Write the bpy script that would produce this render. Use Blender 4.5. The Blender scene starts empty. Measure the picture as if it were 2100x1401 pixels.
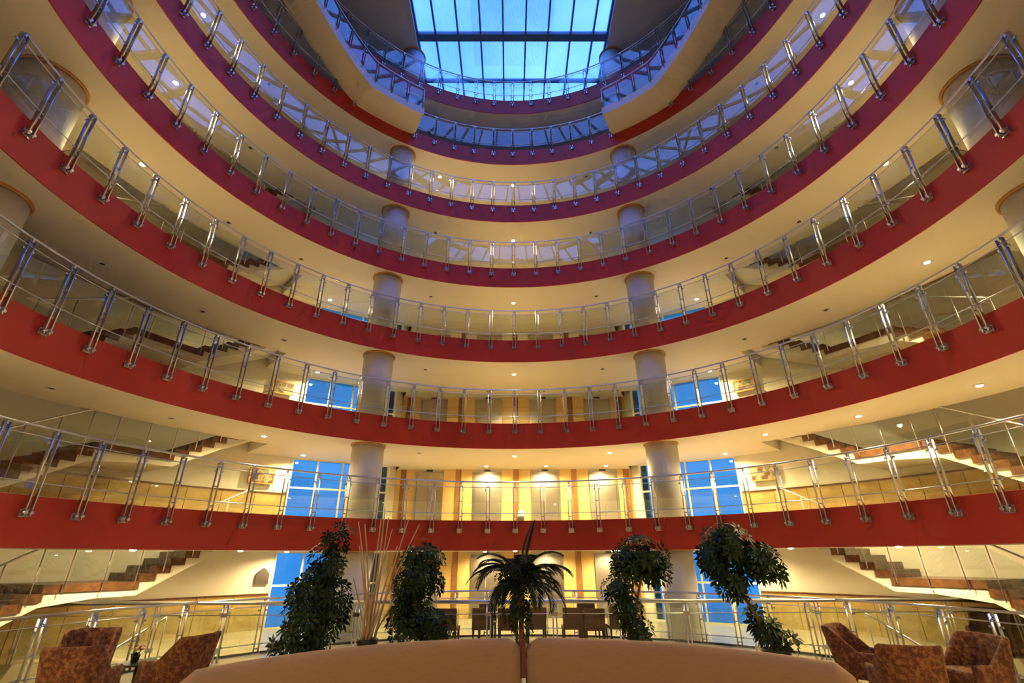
import bpy, math, random
from mathutils import Vector, Matrix
PI = math.pi
rnd = random.Random(7)
S = bpy.context.scene
C = S.collection
sin, cos, rad = math.sin, math.cos, math.radians

# ------------------------------------------------------------ camera
# origin = axis of the round atrium at the ground floor; angles run clockwise from +y
CAM = Vector((-.15, -7.19, 2.06)); FPX, TILT, ROLL, YAW = 985.4, .42145, -.0046, .0046
Rw = Vector((cos(YAW), -sin(YAW), 0)); Hf = Vector((sin(YAW), cos(YAW), 0)); Z = Vector((0, 0, 1))
Fw = Hf * cos(TILT) + Z * sin(TILT); Uw = Z * cos(TILT) - Hf * sin(TILT)
Xc = Rw * cos(ROLL) + Uw * sin(ROLL); Yc = Uw * cos(ROLL) - Rw * sin(ROLL)
cd = bpy.data.cameras.new('camera'); cam = bpy.data.objects.new('camera', cd); C.objects.link(cam)
cd.sensor_width = 36; cd.lens = FPX / 2100 * 36; cd.clip_start = .05; cd.clip_end = 300
m = Matrix((Xc, Yc, -Fw)).transposed().to_4x4(); m.translation = CAM; cam.matrix_world = m
S.camera = cam
S.view_settings.view_transform = 'Standard'; S.view_settings.look = 'None'
S.view_settings.gamma = 1; S.view_settings.use_curve_mapping = False
S.view_settings.exposure = 0.45
try:
    S.cycles.max_bounces = 6; S.cycles.diffuse_bounces = 3; S.cycles.glossy_bounces = 2; S.cycles.use_adaptive_sampling = True; S.cycles.adaptive_threshold = .08; S.cycles.adaptive_min_samples = 28
    S.cycles.transparent_max_bounces = 20; S.cycles.sample_clamp_indirect = 6
    S.cycles.caustics_reflective = False; S.cycles.caustics_refractive = False
except Exception: pass

def at(px, py, Y):                    # a pixel's ray, met with the upright plane y = Y
    d = Xc * ((px - 1050) / FPX) + Yc * ((700.5 - py) / FPX) + Fw
    return CAM + d * ((Y - CAM.y) / d.y)

# ------------------------------------------------------------ world: blue dusk sky
SKY = 1.0
w = bpy.data.worlds.new('world'); S.world = w; w.use_nodes = True
nt = w.node_tree; nt.nodes.clear()
o_ = nt.nodes.new('ShaderNodeOutputWorld'); bg = nt.nodes.new('ShaderNodeBackground')
tc = nt.nodes.new('ShaderNodeTexCoord'); nz = nt.nodes.new('ShaderNodeTexNoise'); nz.inputs['Scale'].default_value = 5; nz.inputs['Detail'].default_value = 5
cr = nt.nodes.new('ShaderNodeValToRGB')
cr.color_ramp.elements[0].position = .3; cr.color_ramp.elements[0].color = (.23, .74, 2.0, 1)
cr.color_ramp.elements[1].position = .72; cr.color_ramp.elements[1].color = (.58, 1.42, 3.3, 1)
nt.links.new(tc.outputs['Generated'], nz.inputs['Vector']); nt.links.new(nz.outputs[0], cr.inputs[0])
nt.links.new(cr.outputs[0], bg.inputs[0]); bg.inputs[1].default_value = SKY; nt.links.new(bg.outputs[0], o_.inputs[0])
# portal in the skylight opening: only guides sampling of the sky
pl = bpy.data.lights.new('skylight_portal', 'AREA'); pl.shape = 'RECTANGLE'; pl.size = 8.8; pl.size_y = 20.4
po = bpy.data.objects.new('skylight_portal', pl); po.location = (0, 1.3, 24.3); C.objects.link(po)
try: pl.cycles.is_portal = True
except Exception: pass
LAMP_W, LAMP_COL = 680.0, (1.0, .75, .36)

# ------------------------------------------------------------ materials
MATS = {}
def mat(name, col, rough=.6, metal=0., noise=None, bump=None, spec=.5, coat=0., emit=None, scale=(1, 1, 1)):
    if name in MATS: return MATS[name]
    M = bpy.data.materials.new(name); M.use_nodes = True; n = M.node_tree; b = n.nodes['Principled BSDF']
    b.inputs['Base Color'].default_value = (*col, 1); b.inputs['Roughness'].default_value = rough; b.inputs['Metallic'].default_value = metal
    b.inputs['Specular IOR Level'].default_value = spec; b.inputs['Coat Weight'].default_value = coat
    if noise or bump:
        t = n.nodes.new('ShaderNodeTexCoord'); mp = n.nodes.new('ShaderNodeMapping'); mp.inputs['Scale'].default_value = scale
        n.links.new(t.outputs['Object'], mp.inputs['Vector'])
    if noise:
        sc, col2, lo, hi = noise
        x = n.nodes.new('ShaderNodeTexNoise'); x.inputs['Scale'].default_value = sc; x.inputs['Detail'].default_value = 6; x.inputs['Roughness'].default_value = .65
        r = n.nodes.new('ShaderNodeValToRGB'); r.color_ramp.elements[0].position = lo; r.color_ramp.elements[1].position = hi
        r.color_ramp.elements[0].color = (*col, 1); r.color_ramp.elements[1].color = (*col2, 1)
        n.links.new(mp.outputs[0], x.inputs['Vector']); n.links.new(x.outputs[0], r.inputs[0]); n.links.new(r.outputs[0], b.inputs['Base Color'])
    if bump:
        x = n.nodes.new('ShaderNodeTexNoise'); x.inputs['Scale'].default_value = bump[0]; x.inputs['Detail'].default_value = 3
        u = n.nodes.new('ShaderNodeBump'); u.inputs['Strength'].default_value = bump[1]; u.inputs['Distance'].default_value = .01
        n.links.new(mp.outputs[0], x.inputs['Vector']); n.links.new(x.outputs[0], u.inputs['Height']); n.links.new(u.outputs[0], b.inputs['Normal'])
    if emit:
        b.inputs['Emission Color'].default_value = (*emit[0], 1); b.inputs['Emission Strength'].default_value = emit[1]
    MATS[name] = M; return M
def glass_mat(name, tint, refl=1.5, rough=.015, haze=0., hazecol=(.8, .9, 1)):
    M = bpy.data.materials.new(name); M.use_nodes = True; n = M.node_tree; n.nodes.clear()
    o = n.nodes.new('ShaderNodeOutputMaterial'); t = n.nodes.new('ShaderNodeBsdfTransparent'); g = n.nodes.new('ShaderNodeBsdfGlossy')
    f = n.nodes.new('ShaderNodeFresnel'); x = n.nodes.new('ShaderNodeMixShader')
    t.inputs[0].default_value = (*tint, 1); g.inputs['Roughness'].default_value = rough; g.inputs[0].default_value = (.95, .97, 1, 1); f.inputs[0].default_value = refl
    src = t.outputs[0]
    if haze:
        tl = n.nodes.new('ShaderNodeBsdfTranslucent'); tl.inputs[0].default_value = (*hazecol, 1)
        h = n.nodes.new('ShaderNodeMixShader'); tcx = n.nodes.new('ShaderNodeTexCoord'); mp = n.nodes.new('ShaderNodeMapping'); mp.inputs['Scale'].default_value = (9, 1.2, 1)
        q = n.nodes.new('ShaderNodeTexNoise'); q.inputs['Scale'].default_value = 2.5; q.inputs['Detail'].default_value = 6
        mr = n.nodes.new('ShaderNodeMapRange'); mr.inputs[1].default_value = .3; mr.inputs[2].default_value = .75; mr.inputs[3].default_value = 0; mr.inputs[4].default_value = haze * 2
        n.links.new(tcx.outputs['Object'], mp.inputs[0]); n.links.new(mp.outputs[0], q.inputs['Vector']); n.links.new(q.outputs[0], mr.inputs[0]); n.links.new(mr.outputs[0], h.inputs[0])
        n.links.new(t.outputs[0], h.inputs[1]); n.links.new(tl.outputs[0], h.inputs[2]); src = h.outputs[0]
    ge = n.nodes.new('ShaderNodeNewGeometry'); mm = n.nodes.new('ShaderNodeMath'); mm.operation = 'MULTIPLY'; m1 = n.nodes.new('ShaderNodeMath'); m1.operation = 'SUBTRACT'; m1.inputs[0].default_value = 1
    n.links.new(ge.outputs['Backfacing'], m1.inputs[1]); n.links.new(m1.outputs[0], mm.inputs[0]); n.links.new(f.outputs[0], mm.inputs[1])   # reflect at the outer face only
    n.links.new(mm.outputs[0], x.inputs[0]); n.links.new(src, x.inputs[1]); n.links.new(g.outputs[0], x.inputs[2]); n.links.new(x.outputs[0], o.inputs[0])
    return M
M_plaster = mat('plaster', (.80, .76, .64), .85, noise=(1.3, (.76, .72, .60), .3, .8))
M_cool = mat('white_paint', (.80, .81, .83), .7, noise=(1.1, (.76, .77, .79), .3, .8))
M_roof = mat('roof_sky_tint', (.50, .57, .68), .7, noise=(1.1, (.46, .53, .64), .3, .8))  # blue bounce of the skylight is put into the roof's base colour
M_ceil = mat('ceiling_paint', (.82, .78, .66), .8, noise=(.8, (.78, .74, .63), .3, .8))
M_red = mat('red_band', (.52, .036, .019), .55, noise=(1.2, (.46, .030, .016), .35, .8))
M_floor = mat('floor_stone', (.70, .60, .42), .18, noise=(2.2, (.55, .45, .28), .35, .75))
M_wain = mat('wainscot_marble', (.60, .44, .17), .10, noise=(1.8, (.34, .22, .07), .35, .75), scale=(1, 1, 3))
M_brown = mat('brown_marble', (.085, .036, .015), .25, noise=(6, (.19, .09, .038), .4, .8))
M_pil = mat('pilaster_marble', (.22, .10, .035), .25, noise=(5, (.36, .19, .08), .4, .8), scale=(1, 1, .4))
M_panel = mat('honey_panel', (.78, .55, .22), .3, noise=(2.4, (.68, .45, .16), .3, .8), scale=(.6, 1, 6))
M_steel = mat('steel', (.58, .60, .64), .30, 1.0)
M_steel2 = mat('brushed_steel', (.50, .46, .40), .35, 1.0, noise=(4, (.44, .40, .34), .3, .8), scale=(30, 1, 1))
M_frame = mat('cream_frame', (.82, .78, .62), .5)
M_dark = mat('dark_metal', (.035, .033, .03), .4)
M_cap = mat('column_cap', (.55, .27, .07), .6)
M_skyframe = mat('skylight_frame', (.05, .10, .20), .45)
M_bulb = mat('lamp_glow', (1, .9, .7), .4, emit=((1, .80, .48), 45))
M_white = mat('white', (.8, .8, .78), .5)
M_sofa = mat('sofa_fabric', (.36, .225, .125), .85, noise=(8, (.31, .19, .10), .3, .8), bump=(120, .35), scale=(1, 1, 4))
M_sofa2 = mat('sofa_piping', (.30, .14, .055), .8)
M_chair = mat('armchair_fabric', (.10, .026, .009), .85, noise=(16, (.28, .12, .034), .45, .62), bump=(90, .3))
M_wood = mat('dark_wood', (.07, .025, .014), .4)
M_redwood = mat('red_wood', (.17, .03, .014), .35, noise=(12, (.10, .02, .01), .3, .8), scale=(6, 6, 1))
M_wicker = mat('wicker', (.15, .075, .032), .6, noise=(40, (.07, .035, .015), .35, .7), bump=(70, .6), scale=(1, 1, 2))
M_leaf = mat('leaf', (.009, .030, .008), .5, noise=(3, (.024, .058, .014), .35, .75), spec=.25)
M_leaf2 = mat('palm_leaf', (.008, .022, .008), .5, noise=(3, (.022, .035, .013), .4, .8), spec=.25)
M_bark = mat('bark', (.32, .19, .09), .8, noise=(14, (.18, .10, .045), .35, .75), scale=(1, 1, .3))
M_stick = mat('bleached_stick', (.66, .50, .30), .7, noise=(9, (.55, .38, .2), .3, .8))
M_pot = mat('pot', (.02, .018, .016), .45)
M_soil = mat('soil', (.03, .018, .01), .95)
M_flower = mat('red_flower', (.28, .008, .008), .6)
M_cocoa = mat('cocoa_leather', (.06, .018, .008), .4)
M_glass = glass_mat('rail_glass', (.93, .97, .95), 1.95)
M_win = glass_mat('window_glass', (.28, .46, .50), 1.5)
M_sky = glass_mat('skylight_glass', (.70, .74, .97), 1.45, haze=.12)
def paint_mat(seed):
    M = bpy.data.materials.new('painting_canvas'); M.use_nodes = True; n = M.node_tree; b = n.nodes['Principled BSDF']; b.inputs['Roughness'].default_value = .5
    t = n.nodes.new('ShaderNodeTexCoord'); mp = n.nodes.new('ShaderNodeMapping'); mp.inputs['Location'].default_value = (seed, seed * 2, 0)
    x = n.nodes.new('ShaderNodeTexNoise'); x.inputs['Scale'].default_value = 4.5; x.inputs['Detail'].default_value = 5
    r = n.nodes.new('ShaderNodeValToRGB'); e = r.color_ramp.elements
    e[0].position = .32; e[0].color = (.03, .018, .008, 1); e[1].position = .7; e[1].color = (.12, .22, .24, 1)
    for p, c in ((.42, (.16, .07, .02, 1)), (.5, (.40, .32, .17, 1)), (.58, (.12, .12, .04, 1))):
        q = e.new(p); q.color = c
    n.links.new(t.outputs['Object'], mp.inputs[0]); n.links.new(mp.outputs[0], x.inputs['Vector']); n.links.new(x.outputs[0], r.inputs[0]); n.links.new(r.outputs[0], b.inputs['Base Color'])
    return M

# ------------------------------------------------------------ mesh helpers
def P(r, a, z): return (r * sin(rad(a)), r * cos(rad(a)), z)
class MB:
    def __init__(s): s.v = []; s.f = []; s.sm = []
    def quad(s, *idx, smooth=False): s.f.append(tuple(idx)); s.sm.append(smooth)
    def add(s, vs):
        k = len(s.v); s.v += [tuple(x) for x in vs]; return k
    def box(s, x0, x1, y0, y1, z0, z1, M=None):
        vs = [Vector((x, y, z)) for z in (z0, z1) for y in (y0, y1) for x in (x0, x1)]
        if M is not None: vs = [M @ q for q in vs]
        k = s.add(vs)
        for f in ((0, 2, 3, 1), (4, 5, 7, 6), (0, 1, 5, 4), (2, 6, 7, 3), (0, 4, 6, 2), (1, 3, 7, 5)): s.quad(*[k + i for i in f])
        return s
    def hexa(s, b, t):        # 4 bottom + 4 top points
        k = s.add(list(b) + list(t))
        for f in ((0, 3, 2, 1), (4, 5, 6, 7), (0, 1, 5, 4), (1, 2, 6, 5), (2, 3, 7, 6), (3, 0, 4, 7)): s.quad(*[k + i for i in f])
        return s
    def sector(s, r0, r1, a0, a1, z0, z1, n=1, z0b=None, z1b=None):   # ring piece; z*b = height at a1
        z0b = z0 if z0b is None else z0b; z1b = z1 if z1b is None else z1b
        ring = []
        for i in range(n + 1):
            t = i / n; a = a0 + (a1 - a0) * t; lo = z0 + (z0b - z0) * t; hi = z1 + (z1b - z1) * t
            ring.append(s.add([P(r0, a, lo), P(r1, a, lo), P(r1, a, hi), P(r0, a, hi)]))
        for i in range(n):
            p, q = ring[i], ring[i + 1]
            for j in range(4): s.quad(p + j, p + (j + 1) % 4, q + (j + 1) % 4, q + j)
        p, q = ring[0], ring[-1]; s.quad(p + 3, p + 2, p + 1, p); s.quad(q, q + 1, q + 2, q + 3)
        return s
    def tube(s, pts, r, n=6, cap=True, closed=False):
        pts = [Vector(p) for p in pts]; rs = r if isinstance(r, (list, tuple)) else [r] * len(pts)
        rings = []; N = len(pts)
        for i, p in enumerate(pts):
            if closed: d = pts[(i + 1) % N] - pts[i - 1]
            else: d = pts[min(i + 1, N - 1)] - pts[max(i - 1, 0)]
            d.normalize(); u = d.cross(Vector((0, 0, 1)) if abs(d.z) < .95 else Vector((0, 1, 0))).normalized(); v = d.cross(u)
            rings.append(s.add([p + (u * cos(2 * PI * j / n) + v * sin(2 * PI * j / n)) * rs[i] for j in range(n)]))
        for i in range(N if closed else N - 1):
            a, b = rings[i], rings[(i + 1) % N]
            for j in range(n): s.quad(a + j, a + (j + 1) % n, b + (j + 1) % n, b + j, smooth=True)
        if cap and not closed:
            s.quad(*[rings[0] + j for j in range(n)][::-1]); s.quad(*[rings[-1] + j for j in range(n)])
        return s
    def lathe(s, prof, n=24, c=(0, 0), caps=True, smooth=True):
        rings = [s.add([(c[0] + r * cos(2 * PI * j / n), c[1] + r * sin(2 * PI * j / n), z) for j in range(n)]) for r, z in prof]
        for a, b in zip(rings, rings[1:]):
            for j in range(n): s.quad(a + j, a + (j + 1) % n, b + (j + 1) % n, b + j, smooth=smooth)
        if caps: s.quad(*[rings[0] + j for j in range(n)][::-1]); s.quad(*[rings[-1] + j for j in range(n)])
        return s
    def prism(s, outline, z0, z1):
        n = len(outline); a = s.add([(x, y, z0) for x, y in outline]); b = s.add([(x, y, z1) for x, y in outline])
        s.quad(*[a + i for i in range(n)][::-1]); s.quad(*[b + i for i in range(n)])
        for i in range(n): s.quad(a + i, a + (i + 1) % n, b + (i + 1) % n, b + i)
        return s
    def mesh(s, name):
        me = bpy.data.meshes.new(name); me.from_pydata(s.v, [], s.f); me.polygons.foreach_set('use_smooth', s.sm)
        import bmesh
        bm = bmesh.new(); bm.from_mesh(me); bmesh.ops.recalc_face_normals(bm, faces=bm.faces); bm.to_mesh(me); bm.free(); me.update()
        return me
def link(name, me, material=None, parent=None, loc=(0, 0, 0), rz=0, rot=None):
    if isinstance(me, MB): me = me.mesh(name)
    if material is not None and not me.materials: me.materials.append(material)
    o = bpy.data.objects.new(name, me); C.objects.link(o); o.location = loc; o.rotation_euler = rot if rot else (0, 0, rz)
    if parent is not None: o.parent = parent
    return o
def tag(o, label, cat, group=None):
    o['label'] = label; o['category'] = cat
    if group: o['group'] = group
    return o
def thing(name, label, cat, loc=(0, 0, 0), rz=0, group=None):
    o = bpy.data.objects.new(name, None); C.objects.link(o); o.empty_display_size = .1; o.location = loc; o.rotation_euler = (0, 0, rz)
    return tag(o, label, cat, group)
def struct(o): o['kind'] = 'structure'; return o
def bevel(o, wdt, seg=2):
    b = o.modifiers.new('bevel', 'BEVEL'); b.width = wdt; b.segments = seg; b.limit_method = 'ANGLE'; return o
ORD = ['ground-floor', 'lowest', 'second', 'third', 'fourth', 'fifth', 'sixth', 'topmost']

# ------------------------------------------------------------ structure: slabs, walls, roof
RI, RO, FH, TH = 8.87, 13.15, 3.1, .85
SA0, SA1 = 44.3, 80.0            # stair opening
def outer(a, hole):
    b = abs((a + 180) % 360 - 180)
    if hole and SA0 < b < SA1: return 11.17
    if b < 20.3: return 13.06 / cos(rad(b))
    return RO
def slab_mesh(z0, z1, rin, hole):
    br = sorted(set([round(-180 + 360 * i / 120, 4) for i in range(121)] + [s * q for q in (SA0, SA1, 20.3) for s in (-1, 1)]))
    mb = MB(); N = len(br) - 1; outs = [outer((br[i] + br[i + 1]) / 2, hole) for i in range(N)]
    for i in range(N):
        a, b, mid = br[i], br[i + 1], (br[i] + br[i + 1]) / 2
        if abs(mid) < 20.3: oa, ob = 13.06 / cos(rad(a)), 13.06 / cos(rad(b))
        else: oa = ob = outs[i]
        k = mb.add([P(rin, a, z0), P(oa, a, z0), P(ob, b, z0), P(rin, b, z0), P(rin, a, z1), P(oa, a, z1), P(ob, b, z1), P(rin, b, z1)])
        for f in ((0, 1, 2, 3), (7, 6, 5, 4), (0, 3, 7, 4), (1, 5, 6, 2)): mb.quad(*[k + j for j in f])
        if abs(outs[i - 1] - outs[i]) > 1: mb.quad(k, k + 4, k + 5, k + 1)
        if abs(outs[(i + 1) % N] - outs[i]) > 1: mb.quad(k + 3, k + 2, k + 6, k + 7)
    return mb
def band_mesh(z0, z1):
    mb = MB(); n = 160; prof = [(RI - .03, z0), (RI, z0), (RI, z1), (RI - .03, z1)]
    rings = [mb.add([P(r, 360 * i / n, z) for i in range(n)]) for r, z in prof]
    for j in range(4):
        a, b = rings[j], rings[(j + 1) % 4]
        for i in range(n): mb.quad(a + i, a + (i + 1) % n, b + (i + 1) % n, b + i, smooth=False)
    return mb
slab_h = slab_mesh(-TH, -.02, RI, True).mesh('slab'); slab_n = slab_mesh(-TH, -.02, RI, False).mesh('slab')
fin_h = slab_mesh(-.02, 0, RI, True).mesh('floor_finish'); fin_n = slab_mesh(-.02, 0, RI, False).mesh('floor_finish')
band = band_mesh(-TH - .015, -.012).mesh('fascia_band')
for i in range(1, 8):
    f = struct(link('floor', slab_h if i < 7 else slab_n, M_ceil if i < 7 else M_cool, loc=(0, 0, FH * i)))
    link('floor_finish', fin_h if i < 7 else fin_n, M_floor, f)
    link('fascia_band', band, M_red, f)
# ground floor: round deck, far lobby floor, near floor; open wells at both sides
YA, YB = 5.06, 1.0
def arc(r, a0, a1, n): return [P(r, a0 + (a1 - a0) * i / n, 0)[:2] for i in range(n + 1)]
deck = struct(link('floor', MB().prism(arc(RI, 0, 360 - 3, 119), -.35, 0), M_floor))
a1, a2 = math.degrees(math.acos(YA / RI)), math.degrees(math.acos(YA / RO))
far = arc(RI, -a1, a1, 60) + arc(RO, a2, 20.3, 20) + [(4.83, 13.06), (-4.83, 13.06)] + arc(RO, -20.3, -a2, 20)
struct(link('floor', MB().prism(far, -.35, 0), M_floor))
b1, b2 = math.degrees(math.acos(YB / RI)), math.degrees(math.acos(YB / RO))
struct(link('floor', MB().prism(arc(RI, b1, 360 - b1, 70) + arc(RO, 360 - b2, b2, 70), -.35, 0), M_floor))
struct(link('floor', MB().prism(arc(RO, 0, 357, 119), -3.3, -3.1), M_floor))
ZT = 23.95
for sgn, nm in ((-1, 'wall_left'), (1, 'wall_right')):
    mb = MB().sector(13.1, 13.4, sgn * 37.6, sgn * 180, -3.3, ZT + .4, 50)
    mb.sector(13.1, 13.4, sgn * 22, sgn * 37.6, 18.6 - TH, ZT + .4, 6)
    mb.sector(13.1, 13.4, sgn * 22, sgn * 37.6, -3.3, -.02, 6)
    for i in range(1, 6): mb.sector(13.12, 13.4, sgn * 22, sgn * 37.6, FH * i - TH, FH * i, 6)
    struct(link(nm, mb, M_plaster))
wb = MB().box(-5.2, 5.2, 13.06, 13.35, -3.3, ZT + .4)
for s_ in (-1, 1): wb.hexa([(s_ * 4.93, 12.1, -3.3), (s_ * 5.2, 12.1, -3.3), (s_ * 5.2, 13.1, -3.3), (s_ * 4.83, 13.1, -3.3)], [(s_ * 4.93, 12.1, ZT), (s_ * 5.2, 12.1, ZT), (s_ * 5.2, 13.1, ZT), (s_ * 4.83, 13.1, ZT)])
wall_back = struct(link('wall_back', wb, M_plaster))
SX, SY0, SY1 = 4.45, -9.0, 11.6
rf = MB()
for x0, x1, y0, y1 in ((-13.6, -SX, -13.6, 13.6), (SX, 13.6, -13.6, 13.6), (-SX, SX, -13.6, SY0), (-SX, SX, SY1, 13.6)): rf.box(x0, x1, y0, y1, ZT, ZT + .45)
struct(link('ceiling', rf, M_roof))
# skylight
sk = struct(link('window_1', MB().box(-SX, SX, SY0, SY0 + .08, ZT + .25, ZT + .42).box(-SX, SX, SY1 - .08, SY1, ZT + .25, ZT + .42).box(-SX, -SX + .08, SY0, SY1, ZT + .25, ZT + .42).box(SX - .08, SX, SY0, SY1, ZT + .25, ZT + .42), M_skyframe))
mx = [-3.42 - .15 + 1.046 * k for k in range(8)]; ty = [7.47 + 2.29 * k for k in range(-7, 2)]
mul = MB().box(-.035, .035, SY0, SY1, ZT + .22, ZT + .42).mesh('mullion')
for x in mx: link('mullion', mul, M_skyframe, sk, (x, 0, 0))
for k, y in enumerate(ty):
    h = .17 if k % 3 == 1 else .045; link('transom', MB().box(-SX, SX, -h, h, ZT + .2, ZT + .43), M_skyframe, sk, (0, y, 0))
xs = [-SX + .04] + mx + [SX - .04]; ys = [SY0 + .04] + ty + [SY1 - .04]; pc = {}
for a, b in zip(xs, xs[1:]):
    for c, d in zip(ys, ys[1:]):
        if d - c < .15: continue
        key = (round(b - a, 3), round(d - c, 3))
        if key not in pc: pc[key] = MB().box(-key[0] / 2 + .01, key[0] / 2 - .01, -key[1] / 2 + .01, key[1] / 2 - .01, 0, .012).mesh('pane')
        link('pane', pc[key], M_sky, sk, ((a + b) / 2, (c + d) / 2, ZT + .33))
# tall windows either side of the lift lobby
WA, WB = Vector(P(13.1, 22.0, 0)), Vector(P(13.1, 37.6, 0)); WL = (WB - WA).length
HC = FH - TH
fr = MB().box(0, WL, -.05, .05, 0, .05).box(0, WL, -.05, .05, HC - .05, HC).box(0, .05, -.05, .05, .05, HC - .05).box(WL - .05, WL, -.05, .05, .05, HC - .05).mesh('window')
NP = 4; pw = WL / NP
mu = MB().box(-.03, .03, -.04, .04, .05, HC - .05).mesh('mullion'); tr = MB().box(.05, WL - .05, -.035, .035, 1.2, 1.26).mesh('transom')
pn = [MB().box(-pw / 2 + .03, pw / 2 - .03, -.006, .006, z0, z1).mesh('pane') for z0, z1 in ((.05, 1.2), (1.26, HC - .05))]
nw = 1
for s_ in (-1, 1):
    A, B = (WA, WB) if s_ > 0 else (Vector((-WB.x, WB.y, 0)), Vector((-WA.x, WA.y, 0)))
    d = B - A; ang = math.atan2(d.y, d.x)
    for i in range(6):
        nw += 1
        wi = struct(link('window_%d' % nw, fr, M_frame, None, (A.x, A.y, FH * i), ang))
        link('transom', tr, M_frame, wi)
        for k in range(1, NP): link('mullion', mu, M_frame, wi, (k * pw, 0, 0))
        for k in range(NP):
            for q in pn: link('pane', q, M_win, wi, ((k + .5) * pw, 0, 0))
# ------------------------------------------------------------ lift lobby wall: stone panels, pilasters, lift doors
DX = [-3.47, -1.10, 1.27, 3.64]; PX = [-4.52, -2.28, .085, 2.45, 4.6]
pil = MB().box(-.11, .11, -.05, 0, 0, HC).mesh('trim')
dfr = MB().box(-.58, -.5, -.07, 0, 0, 2.14).box(.5, .58, -.07, 0, 0, 2.14).box(-.58, .58, -.07, 0, 2.06, 2.14).mesh('door')
leaf = MB().box(-.245, .245, -.035, -.005, 0, 2.06).mesh('door_leaf')
sgn_m = MB().box(-.13, .13, -.03, 0, 2.18, 2.25).mesh('floor_sign')
nd = nt_ = 0; pmesh = {}
for i in range(0, 4):
    z = FH * i
    for x in PX:
        nt_ += 1; struct(link('trim_%d' % nt_, pil, M_pil, None, (x, 13.06, z)))
    for x in DX:
        nd += 1
        d_ = struct(link('door_%d' % nd, dfr, M_steel2, None, (x, 13.06, z)))
        for q in (-.25, .25): link('door_leaf', leaf, M_steel2, d_, (q, 0, 0))
        if i < 3: link('floor_sign', sgn_m, M_dark, d_)
    if i > 2: continue
    # honey stone courses between pilasters and doors
    cuts = [-4.83, PX[0] - .11]
    spans = [(-4.83, PX[0] - .11)]
    for k in range(4):
        spans += [(PX[k] + .11, DX[k] - .58), (DX[k] + .58, PX[k + 1] - .11)]
    spans += [(PX[4] + .11, 4.83)]
    nc = 5; ch = HC / nc
    for a, b in spans:
        if b - a < .1: continue
        for c in range(nc):
            key = round(b - a, 3)
            if key not in pmesh: pmesh[key] = MB().box(-key / 2 + .004, key / 2 - .004, -.03, 0, .004, ch - .004).mesh('stone_panel')
            link('stone_panel', pmesh[key], M_panel, wall_back, ((a + b) / 2, 13.06, z + c * ch))
# ------------------------------------------------------------ wainscot panels of the curved side walls
wp = MB().sector(13.04, 13.1, -2.17, 2.17, 0, .97, 3).mesh('wainscot_panel')
wc = MB().sector(13.02, 13.1, -2.2, 2.2, .97, 1.02, 3).mesh('wainscot_cap')
for s_, nm in ((-1, 'wall_left'), (1, 'wall_right')):
    wl = bpy.data.objects[nm]
    for i in range(0, 4):
        for k in range(11):
            a = s_ * (39.9 + 4.4 * k)
            q = link('wainscot_panel', wp, M_wain, wl, (0, 0, FH * i), -rad(a)); link('wainscot_cap', wc, M_brown, q)
# ------------------------------------------------------------ columns
def column(a, r, rc, label):
    x, y, _ = P(r, a, 0); t = thing('column', label, 'column', (x, y, 0))
    sh = MB().lathe([(rc, 0), (rc, HC)], 40).mesh('shaft'); cp = MB().lathe([(rc + .005, HC - .05), (rc + .045, HC - .05), (rc + .045, HC), (rc + .005, HC)], 40, caps=False).mesh('capital_ring')
    for i in range(8):
        link('shaft', sh, M_cool, t, (0, 0, FH * i)); link('capital_ring', cp, M_cap, t, (0, 0, FH * i))
column(-29.6, 9.52, .5, 'white round column left of the lift lobby with an orange ring under each ceiling')
column(29.6, 9.52, .5, 'white round column right of the lift lobby with an orange ring under each ceiling')
column(-89.5, 10.12, .6, 'broad white round column at the left edge behind the upper railings')
column(89.5, 10.12, .6, 'broad white round column at the right edge behind the upper railings')

# ------------------------------------------------------------ balcony railings
PA = 5.625; RR = 8.76
def post_mesh(bottom):
    mb = MB()
    for x in (-.05, .05):          # two oval bars
        rr = [mb.add([(x + .014 * cos(2 * PI * j / 10), -.115 + .042 * sin(2 * PI * j / 10), z) for j in range(10)]) for z in (bottom, 1.1)]
        for j in range(10): mb.quad(rr[0] + j, rr[0] + (j + 1) % 10, rr[1] + (j + 1) % 10, rr[1] + j, smooth=True)
        mb.quad(*[rr[0] + j for j in range(10)][::-1]); mb.quad(*[rr[1] + j for j in range(10)])
    for z in (.1, .55, 1.02): mb.tube([(-.05, -.11, z), (.05, -.11, z)], .016, 6)
    mb.box(-.02, .02, -.14, -.09, 1.06, 1.13)
    return mb.mesh('post')
pm = post_mesh(-.36); pm0 = post_mesh(0)
bk = MB().box(-.085, .085, -.06, -.03, -.37, -.24)
for x in (-.05, .05): bk.tube([(x, -.17, -.3), (x, -.04, -.3)], .028, 8)
bk = bk.mesh('foot_bracket')
bp = MB().box(-.09, .09, -.18, -.04, 0, .015).mesh('base_plate')
cl = MB()
for x in (-.085, .085):
    for z in (.2, .9): cl.box(x - .024, x + .024, -.128, -.096, z - .018, z + .018)
cl = cl.mesh('glass_clamp')
hw = RR * sin(rad(PA / 2)) - .065
gp = MB().box(-hw, hw, -.006, .006, .09, 1.0).mesh('glass_panel')
NPOST = 18
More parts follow.
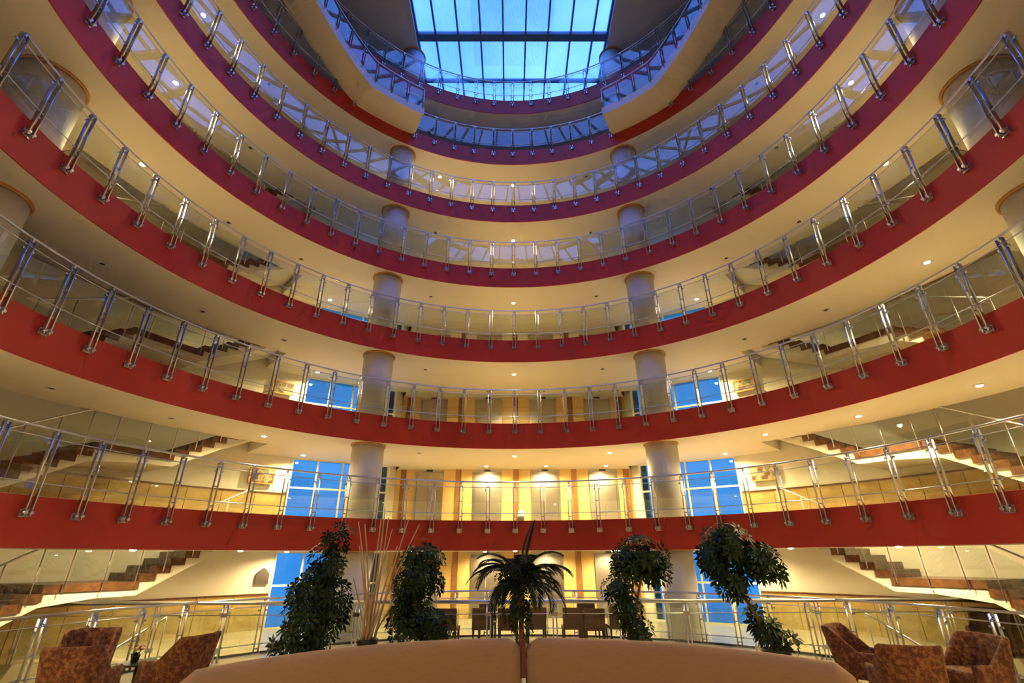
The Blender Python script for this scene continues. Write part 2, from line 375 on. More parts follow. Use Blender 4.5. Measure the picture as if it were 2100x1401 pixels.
def ring_rail(i, label, skip=lambda a: False, skipp=None):
    z = FH * i; t = thing('balcony_railing', label, 'railing', (0, 0, z), group='curved balcony railings')
    runs = []; cur = []
    for k in range(-NPOST, NPOST + 1):
        a = k * PA
        if not skip(a):
            p = link('post', pm0 if i == 0 else pm, M_steel, t, P(RI, a, 0), -rad(a))
            link('foot_bracket' if i else 'base_plate', bk if i else bp, M_steel, p); link('glass_clamp', cl, M_steel, p)['kind'] = 'stuff'
        if k < NPOST and not (skip(a) or skip(a + PA)):
            b = a + PA / 2
            link('glass_panel', gp, M_glass, t, P(RR * cos(rad(PA / 2)), b, 0), -rad(b))
            if not cur: cur = [a]
            cur.append(a + PA)
        elif cur: runs.append(cur); cur = []
    if cur: runs.append(cur)
    if i == 0: link('base_channel', MB().sector(RI - .16, RI - .08, -101, 101, .001, .045, 60), M_dark, t)
    for r_ in runs:
        A = [r_[0] + (r_[-1] - r_[0]) * q / (len(r_) * 2) for q in range(len(r_) * 2 + 1)]
        link('handrail', MB().tube([P(RR, a, 1.15) for a in A], .025, 8), M_steel, t)
        for zz in (.2, .98): link('guide_rod', MB().tube([P(RR - .02, a, zz) for a in A], .011, 6), M_steel, t)
ring_rail(0, 'steel and glass railing around the edge of the round ground-floor deck')
for i in range(1, 8):
    sk_ = (lambda a: 29 < abs(a) < 44) if i == 6 else (lambda a: False)
    ring_rail(i, 'steel and glass railing along the %s red balcony%s' % (ORD[i], '' if i == 7 else (' from the ground' if i > 1 else '')), sk_)
# straight railing across the deck and the side wells
t = thing('straight_railing', 'long straight steel and glass railing crossing behind the potted plants', 'railing', (0, YA, 0))
sp = MB()
for x in (-.04, .04): sp.tube([(x, 0, 0), (x, 0, 1.12)], .016, 6)
sp = sp.mesh('post'); clp = MB().box(-.07, .07, -.02, .02, .86, .94).box(-.07, .07, -.02, .02, .2, .28).mesh('glass_clamp')
X0_, DXR = -10.93, 1.47
sg = MB().box(-DXR / 2 + .07, DXR / 2 - .07, -.005, .005, .1, 1.0).mesh('glass_panel')
for k in range(16):
    x = X0_ + DXR * k; p = link('post', sp, M_steel, t, (x, 0, 0)); link('glass_clamp', clp, M_steel, p)['kind'] = 'stuff'
    if k < 15: link('glass_panel', sg, M_glass, t, (x + DXR / 2, 0, 0))
link('handrail', MB().tube([(-11.9, 0, 1.14), (0, 0, 1.14), (11.9, 0, 1.14)], .042, 10), M_steel, t)
link('guide_rod', MB().tube([(-11.9, 0, .9), (11.9, 0, .9)], .009, 5), M_steel, t)

# ------------------------------------------------------------ curved stairs behind the balconies
RS = FH / 18; TW = 14.0 / 9
def stair(i, s_, label):
    H = FH * i; t = thing('curved_stair', label, 'staircase', (0, 0, H), group='curved stairs at the sides of the galleries')
    blocks = [(SA0 + (k - 1) * TW, SA0 + k * TW, -k * RS) for k in range(1, 9)]
    L0, L1 = SA0 + 8 * TW, 66.3
    blocks2 = [(L1 + k * TW, L1 + (k + 1) * TW, -(10 + k) * RS) for k in range(8)]
    lowA = lambda a: -.92 - .1107 * (a - 48.2)
    def low(a):
        if a < 56.84: return lowA(a)
        if a < 65.2: return -1.876
        return max(-1.876 - .1107 * (a - 65.2), -FH + .0)
    tm = MB().sector(11.15, 12.97, -TW / 2 - .12, TW / 2 + .12, -RS, 0, 2).mesh('tread') if 'tread' not in CACHE else CACHE['tread']
    lm = CACHE.get('landing') or MB().sector(11.15, 12.97, -(L1 - L0) / 2 - .1, (L1 - L0) / 2, -.17, 0, 6).mesh('landing')
    CACHE['tread'] = tm; CACHE['landing'] = lm
    for a, b, z in blocks + blocks2: link('tread', tm, M_brown, t, (0, 0, z), -rad(s_ * (a + b) / 2))
    link('landing', lm, M_brown, t, (0, 0, -9 * RS), -rad(s_ * (L0 + L1) / 2))
    mb = MB()
    for a, b, z in blocks + [(L0, 61, -9 * RS), (61, L1, -9 * RS)] + blocks2:
        top = z - RS + .003
        lo, hi = min(low(a), top - .01), min(low(b), top - .01)
        mb.sector(11.2, 12.95, s_ * a, s_ * b, lo, top, 2, z0b=hi, z1b=top)
    link('stringer', mb, M_plaster, t)
    surf = lambda a: (-(a - SA0) / TW * RS - .0) if a < L0 + .8 else (-9 * RS if a < L1 else -9 * RS - (a - L1) / TW * RS - .05)
    pa = [45.2, 48.3, 51.4, 54.5, 57.4, 60.8, 64.6, 67.6, 70.7, 73.8, 77.5]; rp = 11.1
    for a in pa:
        zs = surf(a)
        p = link('baluster', CACHE.get('bal') or MB().tube([(0, 0, -.22), (0, 0, .95)], .013, 6).mesh('baluster'), M_steel, t, P(rp, s_ * a, zs)); CACHE['bal'] = p.data
    for a, b in zip(pa, pa[1:]):
        za, zb = surf(a), surf(b); e = .25
        q = []
        for dz in (.06, .82): q.append([P(rp - .005, s_ * (a + e), za + dz), P(rp - .005, s_ * (b - e), zb + dz), P(rp + .005, s_ * (b - e), zb + dz), P(rp + .005, s_ * (a + e), za + dz)])
        link('glass_panel', MB().hexa(*q), M_glass, t)
    A = [45.2 + (77.5 - 45.2) * k / 40 for k in range(41)]
    link('handrail', MB().tube([P(rp, s_ * a, surf(a) + .97) for a in A], .022, 8), M_steel, t)
    return t
CACHE = {}
LV = {1: 'up to the lowest balcony', 2: 'up to the second balcony', 3: 'up to the third balcony', 4: 'up to the fourth balcony', 5: 'up to the fifth balcony', 6: 'up to the sixth balcony'}
for i in range(1, 7):
    for s_, nm in ((-1, 'left'), (1, 'right')):
        stair(i, s_, 'cream curved stair with brown treads on the %s, rising %s' % (nm, LV[i]))
def basement(s_, nm):
    # flight from the ground floor down into the side well
    t = thing('curved_stair', 'cream stair descending from the ground floor into the %s well' % nm, 'staircase', (0, 0, 0), group='curved stairs at the sides of the galleries')
    w_ = 1.75; b0 = 68.0
    mb = MB()
    for k in range(17):
        a = b0 + k * w_ - 12; z = -(k + 1) * RS
        mb.sector(9.6, 11.0, s_ * a, s_ * (a + w_), max(z - .5, -3.1), z - RS + .003, 1, z0b=max(z - .5 - RS, -3.1))
    link('stringer', mb, M_plaster, t)
    tm = MB().sector(9.57, 11.02, -w_ / 2 - .1, w_ / 2 + .1, -RS, 0, 2).mesh('tread')
    for k in range(17): link('tread', tm, M_brown, t, (0, 0, -(k + 1) * RS), -rad(s_ * (b0 + (k + .5) * w_ - 12)))
    A = [b0 - 12 + w_ * 17 * q / 20 for q in range(21)]
    link('handrail', MB().tube([P(9.62, s_ * a, .85 - (a - b0 + 12) / w_ * RS) for a in A], .022, 8), M_steel, t)
    bm_ = MB().tube([(0, 0, -.1), (0, 0, .85)], .013, 6).mesh('baluster')
    for a in A[::2]: link('baluster', bm_, M_steel, t, P(9.62, s_ * a, -(a - b0 + 12) / w_ * RS))
basement(-1, 'left'); basement(1, 'right')
# ------------------------------------------------------------ stairs hung inside the void, sixth to top balcony
def inner_stair(s_, nm):
    H = 6 * FH; r0, r1 = 7.68, RI - .035
    t = thing('hanging_stair', 'white stair hung inside the void below the skylight, %s side' % nm, 'staircase', (0, 0, H))
    aw = 2.28; e0 = 44.5
    mb = MB().sector(r0, r1, s_ * 28.2, s_ * e0, -.25, -.015, 8)
    for k in range(17):
        a = e0 + k * aw; z = (k + 1) * RS
        mb.sector(r0, r1, s_ * a, s_ * (a + aw), -.25 + k * RS, z - RS + .01, 2, z0b=-.25 + (k + 1) * RS)
    link('stringer', mb, M_plaster, t)
    sb = MB()
    for k in range(17):
        a = e0 + k * aw; zl = -.27 + k * RS
        sb.sector(r0 - .04, r0, s_ * a, s_ * (a + aw), zl, zl + .42, 1, z0b=zl + RS, z1b=zl + RS + .42)
    sb.sector(r0 - .04, r0, s_ * 28.1, s_ * e0, -.27, .10, 6)
    link('string_board', sb, M_cool, t)
    tm = MB().sector(r0, r1, -aw / 2 - .1, aw / 2 + .1, -RS + .01, 0, 2).mesh('tread')
    for k in range(17): link('tread', tm, M_brown, t, (0, 0, (k + 1) * RS), -rad(s_ * (e0 + (k + .5) * aw)))
    link('landing', MB().sector(r0 - .01, r1, s_ * 28.1, s_ * e0, -.015, 0, 8), M_floor, t)
    sf = lambda a: 0 if a < e0 else (a - e0) / aw * RS
    pa = [28.6, 33.6, 38.6, 43.6] + [48.2 + 4.56 * k for k in range(9)]
    thin = MB().tube([(0, 0, 0), (0, 0, 1.15)], .016, 8).mesh('post')
    for a in pa[:1] + pa[1::1]:
        link('post', thin, M_steel, t, P(r0 - .05, s_ * a, sf(a) + .0), -rad(s_ * a))
    for a, b in zip(pa, pa[1:]):
        q = []; za, zb = sf(a), sf(b)
        for dz in (.1, 1.0): q.append([P(r0 - .05, s_ * (a + .5), za + dz), P(r0 - .05, s_ * (b - .5), zb + dz), P(r0 - .04, s_ * (b - .5), zb + dz), P(r0 - .04, s_ * (a + .5), za + dz)])
        link('glass_panel', MB().hexa(*q), M_glass, t)
    A = [28.6] + [pa[0] + (pa[-1] - pa[0]) * q / 40 for q in range(1, 41)]
    link('handrail', MB().tube([P(RR, s_ * 28.2, 1.15)] + [P(r0 - .05, s_ * a, sf(a) + 1.15) for a in A], .024, 8), M_steel, t)
    link('end_panel', MB().hexa([P(r0, s_ * 28.3, .1), P(RR - .1, s_ * 28.3, .1), P(RR - .1, s_ * 28.4, .1), P(r0, s_ * 28.4, .1)], [P(r0, s_ * 28.3, 1.), P(RR - .1, s_ * 28.3, 1.), P(RR - .1, s_ * 28.4, 1.), P(r0, s_ * 28.4, 1.)]), M_glass, t)
inner_stair(-1, 'left'); inner_stair(1, 'right')

# ------------------------------------------------------------ recessed ceiling lamps
# c = index of the slab above; r, angle positions repeat on every floor
LIT = {1: [0, 19, -19, 47, -47, 61, -61, 75, -75], 2: [0, 19.5, 47, -47, 61, 75], 3: [0, 75], 4: [0, -76, 75], 5: [0, -76, 75], 6: [0, -19, -76, 75]}
LITO = {1: [-37, 37], 2: [-37, 37], 3: [-37, 37], 4: [-37, 37], 5: [], 6: []}
trim_m = MB().lathe([(.07, -.012), (.1, -.012), (.105, 0), (.07, 0)], 16, caps=False).mesh('trim_ring')
bulb_m = MB().lathe([(.001, -.034), (.04, -.03), (.062, -.018), (.07, -.002), (.07, 0)], 14, caps=False).mesh('bulb')
bulb_o = MB().lathe([(.055, -.004), (.055, 0)], 14).mesh('lens')
def pos(a, far_=False):
    b = abs(a)
    if b < 3: return 'at the centre'
    if b > 100: return 'added unseen above us, ' + ('left ' if a < 0 else 'right ') + ('foremost' if b < 120 else 'middle' if b < 150 else 'rearmost')
    return ('just ' if b < 25 else 'well ' if b < 55 else 'far ' if b < 70 else 'farthest ') + ('left' if a < 0 else 'right')
def lamp(c, r, a, lit, extra=''):
    x, y, _ = P(r, a, 0); z = FH * c - TH
    t = thing('ceiling_lamp', '%s ceiling lamp under the %s red balcony, %s%s' % ('lit' if lit else 'unlit dark', ORD[c], pos(a) if 'lift' not in extra else 'recessed', extra), 'lamp', (x, y, z - .001), 0, 'recessed ceiling lamps')
    link('trim_ring', trim_m, M_white if lit else M_dark, t)
    link('bulb', bulb_m if lit else bulb_o, M_bulb if lit else M_dark, t)
    if lit:
        L = bpy.data.lights.new('lamp_light', 'SPOT'); L.energy = LAMP_W * LK.get(c, 1); L.color = LAMP_COL; L.spot_size = rad(165); L.spot_blend = .6; L.shadow_soft_size = .05
        q = bpy.data.objects.new('lamp_light', L); C.objects.link(q); q.parent = t; q.location = (0, 0, -.03)
LK = {1: .68, 2: 1.2, 3: 1.05, 4: .95, 5: .9, 6: .55}
for c in range(1, 7):
    for a in (0, -19, 19, -47, 47, -61, 61, -75.8, 75.8):
        lit = any(abs(a - q) < 2 for q in LIT[c]); lamp(c, 10.13, a, lit)
    for a in (-37, 37): lamp(c, 12.3, a, a in LITO[c], ' by the window')
    if c <= 3:
        for x, n_ in zip(DX[1:], ('second', 'third', 'fourth')):
            lamp(c, math.hypot(x, 12.2), math.degrees(math.atan2(x, 12.2)), c < 3, ' over the %s lift door' % n_)
    for a in (105, -105, 135, -135, 165, -165): lamp(c, 10.13, a, c < 3)  # unseen lamps added behind the camera; the lower ones light the near side

# ------------------------------------------------------------ pictures, plaque, bin
def picture(a, z, wd, ht, label, seed):
    t = thing('framed_picture', label, 'picture', P(12.98, a, z), -rad(a))
    fm = MB()
    for x0, x1, z0, z1 in ((-wd / 2, wd / 2, -ht / 2, -ht / 2 + .04), (-wd / 2, wd / 2, ht / 2 - .04, ht / 2), (-wd / 2, -wd / 2 + .04, -ht / 2, ht / 2), (wd / 2 - .04, wd / 2, -ht / 2, ht / 2)): fm.box(x0, x1, -.03, .03, z0, z1)
    link('frame', fm, M_cap, t); link('canvas', MB().box(-wd / 2 + .03, wd / 2 - .03, -.012, .02, -ht / 2 + .03, ht / 2 - .03), paint_mat(seed), t)
picture(-41.7, FH + 1.52, .82, .52, 'framed painting in browns and pale yellow left of the window on the lowest balcony', 1.3)
picture(41.2, FH + 1.56, .80, .50, 'framed painting in greens and browns right of the window on the lowest balcony', 4.1)
picture(-41.2, 2 * FH + 1.6, .76, .48, 'framed floral painting left of the window on the second balcony', 7.7)
picture(41.2, 2 * FH + 1.65, .78, .46, 'framed painting right of the window on the second balcony', 2.9)
t = thing('wall_plaque', 'small grey plaque with a pointed top on the cream wall left of the window', 'plaque', P(13.06, -38.9, 1.29), rad(38.9))
pq = MB(); ol = [(-.2, 0), (.2, 0), (.2, .3), (.13, .38), (.06, .44), (0, .48), (-.06, .44), (-.13, .38), (-.2, .3)]
a_ = pq.add([(x, -.03, z) for x, z in ol]); b_ = pq.add([(x, 0, z) for x, z in ol]); n_ = len(ol)
pq.quad(*[a_ + i for i in range(n_)]); pq.quad(*[b_ + i for i in range(n_)][::-1])
for i in range(n_): pq.quad(a_ + i, a_ + (i + 1) % n_, b_ + (i + 1) % n_, b_ + i)
link('board', pq, mat('plaque_grey', (.045, .036, .03), .5, noise=(30, (.075, .06, .048), .4, .7)), t)
link('mount', MB().box(-.15, .15, 0, .03, .05, .25), M_dark, t)
t = thing('litter_bin', 'small litter bin with dark base and white top between the middle lift doors', 'bin', (.25, 12.3, FH))
link('body', MB().lathe([(.12, 0), (.13, .3), (.13, .36)], 20), M_dark, t); link('lid', MB().lathe([(.14, .36), (.14, .42), (.1, .56), (.05, .6)], 20), M_white, t)

# ------------------------------------------------------------ curved sofas with their backs to us
def sofa(th0, th1, label, inner):
    t = thing('curved_sofa', label, 'sofa', (0.05, -2.3, 0), group='curved sofas in the foreground')
    def ell(th, off): return ((4.3 + off) * sin(rad(th)), (4.16 + off) * cos(rad(th)))
    n = 26; prof = []
    for r_, z in ((0, .06), (-.012, .3), (-.012, .62), (-.005, .76), (.03, .82), (.08, .85), (.14, .85), (.19, .82), (.215, .76), (.22, .42), (.22, .06)): prof.append((r_, z))
    mb = MB(); rings = []
    for i in range(n + 1):
        u = i / n; th = th0 + (th1 - th0) * u
        e = min(u, 1 - u) * abs(th1 - th0) * 4.2 * PI / 180      # metres from the nearest end
        k = min(1, e / (.16 if (u < .5) == (inner > .5) else .025)); dr = math.sqrt(max(0, 1 - (1 - k) ** 2))
        rings.append(mb.add([(*ell(th, .11 + (r_ - .11) * (.75 + .25 * dr)), .06 + (z - .06) * (.86 + .14 * dr) if z > .5 else z) for r_, z in prof]))
    L = len(prof)
    for a, b in zip(rings, rings[1:]):
        for j in range(L - 1): mb.quad(a + j, a + j + 1, b + j + 1, b + j, smooth=True)
        mb.quad(a + L - 1, a, b, b + L - 1)
    mb.quad(*[rings[0] + j for j in range(L)]); mb.quad(*[rings[-1] + j for j in range(L)][::-1])
    link('backrest', mb, M_sofa, t)
    st = MB()
    for (o0, o1, z0, z1, nm, M) in ((.22, .82, .08, .3, 'seat_base', M_sofa2), (.22, .84, .3, .44, 'seat_cushion', M_sofa)):
        q = MB(); rr = []
        for i in range(15):
            th = th0 + (th1 - th0) * i / 14
            rr.append(q.add([(*ell(th, o0), z0), (*ell(th, o1), z0), (*ell(th, o1), z1), (*ell(th, o0), z1)]))
        for a, b in zip(rr, rr[1:]):
            for j in range(4): q.quad(a + j, a + (j + 1) % 4, b + (j + 1) % 4, b + j)
        q.quad(*[rr[0] + j for j in range(4)][::-1]); q.quad(*[rr[-1] + j for j in range(4)]); link(nm, q, M, t)
    ft = MB().box(-.04, .04, -.04, .04, 0, .1).mesh('foot')
    for u in (.06, .35, .65, .94):
        for off in (.1, .72): link('foot', ft, M_wood, t, (*ell(th0 + (th1 - th0) * u, off), 0))
sofa(-65.5, -.62, 'tan fabric curved sofa back filling the foreground left of the wooden divider', 1)
sofa(.72, 62, 'tan fabric curved sofa back filling the foreground right of the wooden divider', 0)
t = thing('sofa_divider', 'narrow red-brown wooden post with a white tag between the two sofas', 'divider', (.055, 1.93, 0))
link('post', MB().box(-.036, .036, -.06, .06, 0, .84), M_redwood, t); link('tag', MB().box(-.028, .028, -.066, -.06, .08, .32), M_white, t)

# ------------------------------------------------------------ tub armchairs and side tables
def sstep(x): x = max(0, min(1, x)); return x * x * (3 - 2 * x)
def armchair_parts():
    W, D, c = .36, .34, .16
    path = [(-W, .36), (-W, .2), (-W, .05), (-W, -D + c)]
    for k in range(1, 6): a = PI + PI / 2 * k / 6; path.append((-W + c + c * cos(a), -D + c + c * sin(a)))
    path += [(-W + c, -D), (-.1, -D - .015), (0, -D - .02)]
    path += [(-x, y) for x, y in path[-2::-1]]
    N = len(path); tot = [0]
    for a, b in zip(path, path[1:]): tot.append(tot[-1] + math.hypot(b[0] - a[0], b[1] - a[1]))
    mb = MB(); rings = []
    for i, (x, y) in enumerate(path):
        j0, j1 = max(i - 1, 0), min(i + 1, N - 1); tx, ty_ = path[j1][0] - path[j0][0], path[j1][1] - path[j0][1]; l = math.hypot(tx, ty_)
        nx, ny = -ty_ / l, tx / l
        if nx * x + ny * (y - .1) < 0: nx, ny = -nx, -ny              # outward
        k = sstep((-.04 - y) / .22); h = .55 + .35 * k
        lean = .0 + .11 * sstep((-y - .05) / .3)
        def pt(off, z):
            f = max(0, (z - .4) / .5); return (x * (1 + .10 * k * f) + nx * off, y - lean * f + ny * off, z)
        rings.append(mb.add([pt(.035, .15), pt(.045, .35), pt(.045, h - .05), pt(.03, h - .01), pt(0, h), pt(-.03, h - .01), pt(-.045, h - .05), pt(-.045, .35), pt(-.035, .15)]))
    for a, b in zip(rings, rings[1:]):
        for j in range(8): mb.quad(a + j, a + j + 1, b + j + 1, b + j, smooth=True)
        mb.quad(a + 8, a, b, b + 8)
    mb.quad(*[rings[0] + j for j in range(9)]); mb.quad(*[rings[-1] + j for j in range(9)][::-1])
    base = MB().box(-.32, .32, -.3, .34, .14, .3); cush = MB().box(-.31, .31, -.28, .37, .3, .44)
    leg = MB().tube([(0, 0, 0), (0, 0, .15)], [.016, .024], 8)
    return mb.mesh('upholstered_shell'), base.mesh('seat_base'), cush.mesh('seat_cushion'), leg.mesh('leg')
AC = armchair_parts()
def armchair(x, y, rz, label, M=None):
    M = M or M_chair
    t = thing('armchair', label, 'armchair', (x, y, 0), rad(rz), 'patterned tub armchairs')
    o = link('upholstered_shell', AC[0], None, t)
    link('seat_base', AC[1], None, t); bevel(link('seat_cushion', AC[2], None, t), .04, 3)
    for ob in t.children:
        if not ob.data.materials: ob.data.materials.append(None)
        ob.material_slots[0].link = 'OBJECT'; ob.material_slots[0].material = M
    for px in (-.28, .28):
        for py in (-.26, .3): link('leg', AC[3], M_wood, t, (px, py, 0))
# rz 0 faces +y (away from the camera)
armchair(-6.60, 1.42, 8, 'rust patterned armchair seen from behind at the lower left')
armchair(-7.62, 2.72, 205, 'rust patterned armchair facing us behind the left flower table')
armchair(-5.72, 2.35, 78, 'rust patterned armchair in profile beside the left end of the sofa')
armchair(6.02, 2.75, 222, 'rust patterned armchair facing right beside the right end of the sofa')
armchair(5.62, 1.18, -14, 'rust patterned armchair seen from behind at the lower right')
armchair(7.05, 1.72, 98, 'rust patterned armchair at the far right facing left')
armchair(11.0, 5.65, 125, 'dark cocoa leather armchair beyond the railing at the right', M_cocoa)
def side_table(x, y, label):
    t = thing('side_table', label, 'table', (x, y, 0), group='small round dark tables')
    link('table_top', MB().lathe([(.29, .44), (.3, .45), (.3, .47), (.29, .475)], 28), M_dark, t)
    link('pedestal', MB().lathe([(.04, .02), (.03, .1), (.03, .44)], 14), M_dark, t); link('base', MB().lathe([(.2, 0), (.2, .015), (.05, .03)], 24), M_dark, t)
side_table(-6.42, 2.42, 'small round dark table between the left armchairs')
side_table(6.25, 2.05, 'small round dark table between the right armchairs')
t = thing('potted_flower', 'small red flowering pot plant on the left round table', 'flower', (-6.47, 2.38, .476))
link('pot', MB().lathe([(.05, 0), (.07, .09), (.075, .1), (.06, .1), (.055, .08)], 16), M_pot, t)
fl = MB(); lv = MB()
for k in range(26):
    a = rnd.uniform(0, 2 * PI); e = rnd.uniform(.2, 1.2); L = rnd.uniform(.08, .15); d = Vector((cos(a) * cos(e), sin(a) * cos(e), sin(e) * .8)); s2 = d.cross(Z).normalized() * .022; b = Vector((0, 0, .08))
    k0 = lv.add([b, b + d * L * .5 + s2, b + d * L, b + d * L * .5 - s2]); lv.quad(k0, k0 + 1, k0 + 2, k0 + 3)
for k in range(30):
    c = Vector((rnd.gauss(0, .05), rnd.gauss(0, .05), .2 + rnd.uniform(-.03, .05))); a = rnd.uniform(0, 6); u = Vector((cos(a), sin(a), .3)) * .03; v = Vector((-sin(a), cos(a), .2)) * .03
    k0 = fl.add([c - u, c + v, c + u, c - v]); fl.quad(k0, k0 + 1, k0 + 2, k0 + 3)
o = link('leaves', lv, M_leaf, t); o['kind'] = 'stuff'; o = link('petals', fl, M_flower, t); o['kind'] = 'stuff'

# ------------------------------------------------------------ wicker chairs on the deck beyond
wb_ = MB().hexa([(-.25, -.24, .42), (.25, -.24, .42), (.25, -.2, .42), (-.25, -.2, .42)], [(-.25, -.30, .86), (.25, -.30, .86), (.25, -.26, .86), (-.25, -.26, .86)]).mesh('backrest')
ws = MB().box(-.25, .25, -.24, .26, .36, .43).mesh('seat'); wl_ = MB().hexa([(-.018, -.018, 0), (.018, -.018, 0), (.018, .018, 0), (-.018, .018, 0)], [(-.022, -.022, .37), (.022, -.022, .37), (.022, .022, .37), (-.022, .022, .37)]).mesh('leg')
def wicker(px, Y, rz, label):
    x = at(px, 1247, Y).x
    t = thing('wicker_chair', label, 'chair', (x, Y, 0), rad(rz), 'brown wicker chairs on the deck')
    link('backrest', wb_, M_wicker, t); link('seat', ws, M_wicker, t)
    for a in (-.22, .22):
        for b in (-.21, .22): link('leg', wl_, M_wood, t, (a, b, 0))
for px, Y, rz, lb in ((922, 7.15, -6, 'leftmost, half hidden by the bushy plant'), (989, 7.2, 2, 'just left of the palm'), (1042, 7.1, -3, 'behind the left of the palm trunk'), (1098, 7.25, 4, 'just right of the palm trunk'), (1171, 7.2, 0, 'between the palm and the slim tree'), (1217, 6.95, -4, 'a little forward of its neighbours'), (1262, 7.3, 5, 'rightmost, behind the slim tree')):
    wicker(px, Y, rz, 'brown wicker chair with its back to us, ' + lb)
wicker(1000, 8.15, 180, 'brown wicker chair facing us across the table left of the palm'); wicker(1206, 8.15, 184, 'brown wicker chair facing us across the table right of the palm')
for px, lb in ((1010, 'left'), (1195, 'right')):
    x = at(px, 1247, 7.8).x
    t = thing('cafe_table', 'low square cafe table among the wicker chairs on the %s' % lb, 'table', (x, 7.66, 0), 0, 'cafe tables')
    link('table_top', MB().box(-.4, .4, -.19, .19, .66, .7), M_wood, t); link('pedestal', MB().lathe([(.04, .02), (.04, .66)], 12), M_dark, t); link('base', MB().box(-.2, .2, -.15, .15, 0, .02), M_dark, t)

# ------------------------------------------------------------ plants
PY = 3.71
def pot(t, r, h, M=None):
    link('pot', MB().lathe([(r * .72, 0), (r * .95, h * .8), (r, h * .93), (r, h), (r * .9, h), (r * .86, h * .9)], 28), M or M_pot, t)
    link('soil', MB().lathe([(.01, h * .91), (r * .87, h * .91), (r * .87, h * .89)], 20), M_soil, t)
def foliage(t, blobs, n, size=.12, fingers=7, droop=.28, M=None):
    mb = MB(); tot = sum(b[3] * b[4] * b[5] for b in blobs)
    for bx, by, bz, rx, ry, rz_ in blobs:
        for _ in range(int(n * rx * ry * rz_ / tot) + 6):
            v = Vector((rnd.gauss(0, 1), rnd.gauss(0, 1), rnd.gauss(0, 1))).normalized() * rnd.uniform(.3, 1.4) ** .75
            c = Vector((bx + v.x * rx, by + v.y * ry, bz + v.z * rz_)); ax = Vector((v.x, v.y, v.z * .6 + .3)).normalized()
            u = ax.orthogonal().normalized(); w2 = ax.cross(u); ph = rnd.uniform(0, 6.28); s = size * rnd.uniform(.7, 1.25)
            for f in range(fingers):
                a = ph + 2 * PI * f / fingers; d = u * cos(a) + w2 * sin(a); d = (d + ax * .25).normalized(); sd = d.cross(ax).normalized() * s * .19
                p1 = c + d * s * .15; p2 = c + d * s * .6 - Z * s * droop * .18; p3 = c + d * s * 1.05 - Z * s * droop * .6
                k = mb.add([p1, p2 + sd, p3, p2 - sd]); mb.quad(k, k + 1, k + 2, k + 3)
    o = link('foliage', mb, M or M_leaf, t); o['kind'] = 'stuff'; o['label'] = 'dense glossy dark green leaves'
def trunk(t, pts, r0, r1, name='trunk'):
    n = len(pts); link(name, MB().tube(pts, [r0 + (r1 - r0) * i / (n - 1) for i in range(n)], 8), M_bark, t)
def R(pts): return [(x, y, z) for x, y, z in pts]
# 1 tall bushy plant on the left
bx = -3.95
t = thing('potted_umbrella_tree', 'tall bushy dark green potted plant left of the dried sticks', 'plant', (bx, PY, 0)); pot(t, .26, .42)
trunk(t, [(0, 0, .35), (.05, 0, 1.0), (.02, 0, 1.6), (.15, 0, 2.2)], .04, .02); trunk(t, [(.05, .03, .35), (.18, .05, .9), (.1, 0, 1.5)], .03, .015, 'branch')
foliage(t, [(-.22, 0, .62, .50, .4, .3), (-.12, 0, 1.05, .50, .42, .35), (-.12, 0, 1.5, .46, .42, .35), (.05, 0, 1.95, .36, .35, .32), (.15, 0, 2.38, .27, .26, .27), (.3, 0, 1.2, .26, .3, .5), (-.55, -.05, .5, .22, .25, .14)], 430, .155)
# 2 bushy plant right of the sticks
t = thing('potted_umbrella_tree', 'dark bushy potted plant with an arching top right of the dried sticks', 'plant', (-1.95, PY, 0)); pot(t, .26, .42)
trunk(t, [(0, 0, .35), (-.12, 0, 1.0), (-.15, 0, 1.6), (0, 0, 2.1)], .035, .02); trunk(t, [(.05, 0, .35), (.2, .05, .7), (.3, .05, .9)], .025, .012, 'branch')
foliage(t, [(-.02, 0, 2.08, .36, .33, .26), (-.16, 0, 1.72, .36, .33, .3), (-.22, 0, 1.3, .34, .33, .3), (-.12, 0, .9, .46, .4, .3), (.3, 0, .85, .34, .3, .22), (.42, 0, .62, .25, .25, .16), (.3, -.05, 1.72, .16, .2, .3)], 380, .15)
# 3 slim tree
t = thing('potted_umbrella_tree', 'slim green potted tree with a bare trunk right of the palm', 'plant', (2.12, PY, 0)); pot(t, .24, .42)
trunk(t, [(0, 0, .35), (.12, 0, .8), (.28, 0, 1.3), (.42, 0, 1.75), (.4, 0, 2.1)], .035, .02); trunk(t, [(.28, 0, 1.3), (.1, .05, 1.6), (.05, 0, 1.9)], .02, .012, 'branch')
foliage(t, [(.42, 0, 2.12, .46, .38, .26), (.72, 0, 1.85, .24, .26, .28), (.12, 0, 1.85, .3, .28, .28), (-.1, 0, 1.45, .26, .26, .24), (.05, 0, 1.1, .22, .24, .26), (.18, 0, .75, .28, .26, .2)], 290, .155)
# 4 leaning tree
t = thing('potted_umbrella_tree', 'leaning green potted tree with large finger leaves at the right', 'plant', (4.98, PY, 0)); pot(t, .26, .42)
trunk(t, [(0, 0, .35), (-.2, 0, .85), (-.45, 0, 1.35), (-.68, 0, 1.75), (-.6, 0, 2.2)], .05, .025); trunk(t, [(-.45, 0, 1.35), (-.25, .05, 1.7), (-.05, 0, 1.9)], .025, .014, 'branch')
foliage(t, [(-.62, 0, 2.32, .42, .38, .28), (-.95, 0, 2.05, .3, .3, .25), (-.1, 0, 1.95, .42, .36, .28), (.22, 0, 1.85, .22, .25, .22), (-.7, 0, 1.65, .3, .3, .25), (-.55, 0, 1.35, .14, .16, .22), (-.1, 0, .72, .26, .26, .18), (.12, -.05, .55, .28, .25, .12), (-.3, 0, .98, .14, .16, .16)], 330, .175)
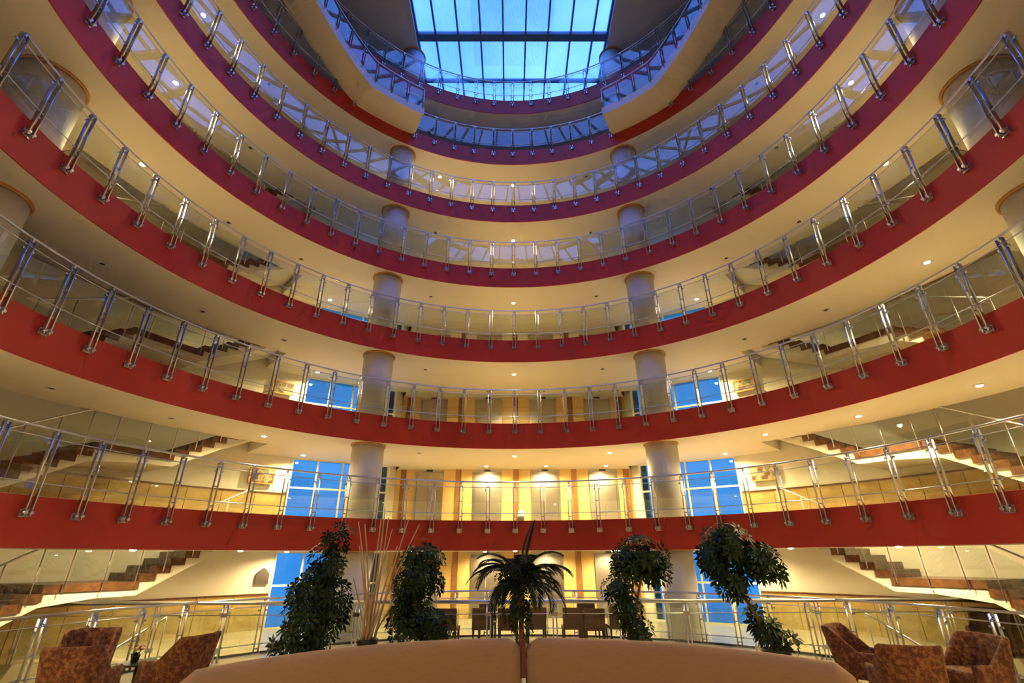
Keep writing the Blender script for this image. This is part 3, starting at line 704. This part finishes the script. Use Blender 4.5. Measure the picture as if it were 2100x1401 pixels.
# dried sticks
t = thing('dried_stick_arrangement', 'tall bleached sticks fanning out of a black pot', 'dried sticks', (-2.93, PY, 0)); pot(t, .2, .62)
for k, (px, py) in enumerate(((735, 1070), (725, 1185), (737, 1120), (790, 1040), (797, 1062), (838, 1065), (860, 1076), (748, 1075), (782, 1062), (815, 1120), (805, 1085), (770, 1130))):
    e = at(px, py, PY + rnd.uniform(-.15, .15)) - Vector((-2.93, PY, 0)); b = Vector((rnd.uniform(-.1, .1), rnd.uniform(-.08, .08), .5))
    mid = b.lerp(e, .5) + Vector((rnd.uniform(-.05, .05), 0, 0)) - Vector(((e.x - b.x) * .12, 0, 0))
    pts = [b * (1 - u) ** 2 + mid * 2 * u * (1 - u) + e * u * u for u in [q / 8 for q in range(9)]]
    link('stick', MB().tube(pts, [.027 - .017 * q / 8 for q in range(9)], 6), M_stick, t)
lp = [at(px, py, PY) - Vector((-2.93, PY, 0)) for px, py in ((772, 1295), (800, 1245), (808, 1215), (803, 1200), (790, 1202))]
link('stick', MB().tube(lp, [.016, .014, .012, .010, .008], 6), M_stick, t)
# palm
t = thing('potted_palm', 'potted palm with long drooping fronds in the middle behind the sofas', 'plant', (.06, PY, 0)); pot(t, .26, .42)
link('trunk', MB().tube([(0, 0, .35), (.0, 0, .8), (-.01, 0, 1.2), (.0, 0, 1.62)], [.06, .05, .045, .05], 10), M_bark, t)
def frond(a, e, L, name='frond', bend=1.0):
    b = Vector((0, 0, 1.6)); hd = Vector((cos(a), sin(a), 0)); pts = []; p = b.copy(); el = e; n = 14
    for i in range(n + 1):
        pts.append(p.copy()); d = hd * cos(el) + Z * sin(el); p = p + d * (L / n); el -= bend * (2.0 / n) * (.4 + 1.2 * i / n)
    mb = MB().tube(pts, [.012 * (1 - i / (n + 2)) for i in range(n + 1)], 5); sd = hd.cross(Z)
    for i in range(2, n + 1):
        d = (pts[i] - pts[i - 1]).normalized(); up = sd.cross(d)
        for s_ in (-1, 1):
            for hh in (0, .5):
                q = pts[i - 1].lerp(pts[i], hh); ll = .36 * math.sin(PI * min(1, (i + hh) / (n + 1)) * .85 + .25)
                tip = q + (sd * s_ * .62 + d * .72 - Z * .25 + up * .05).normalized() * ll; md = q.lerp(tip, .5) + up * .015; wv = d * .026
                k = mb.add([q, md + wv, tip, md - wv]); mb.quad(k, k + 1, k + 2, k + 3)
    link(name, mb, M_leaf2, t)
for k in range(26):
    a = 2 * PI * k / 26 * 1.0 + rnd.uniform(-.15, .15); e = rnd.choice([.1, .4, .7, .95]) + rnd.uniform(-.15, .15)
    frond(a, e, rnd.uniform(1.0, 1.3), bend=rnd.uniform(.95, 1.25))
frond(.3, 1.42, 1.2, bend=.15); frond(PI + .2, 1.15, 1.15); frond(-.15, 1.2, 1.15); frond(PI - .5, .95, 1.2)
foliage(t, [(0, -.05, 1.1, .2, .2, .45), (-.05, 0, 1.7, .4, .3, .2)], 110, .13)
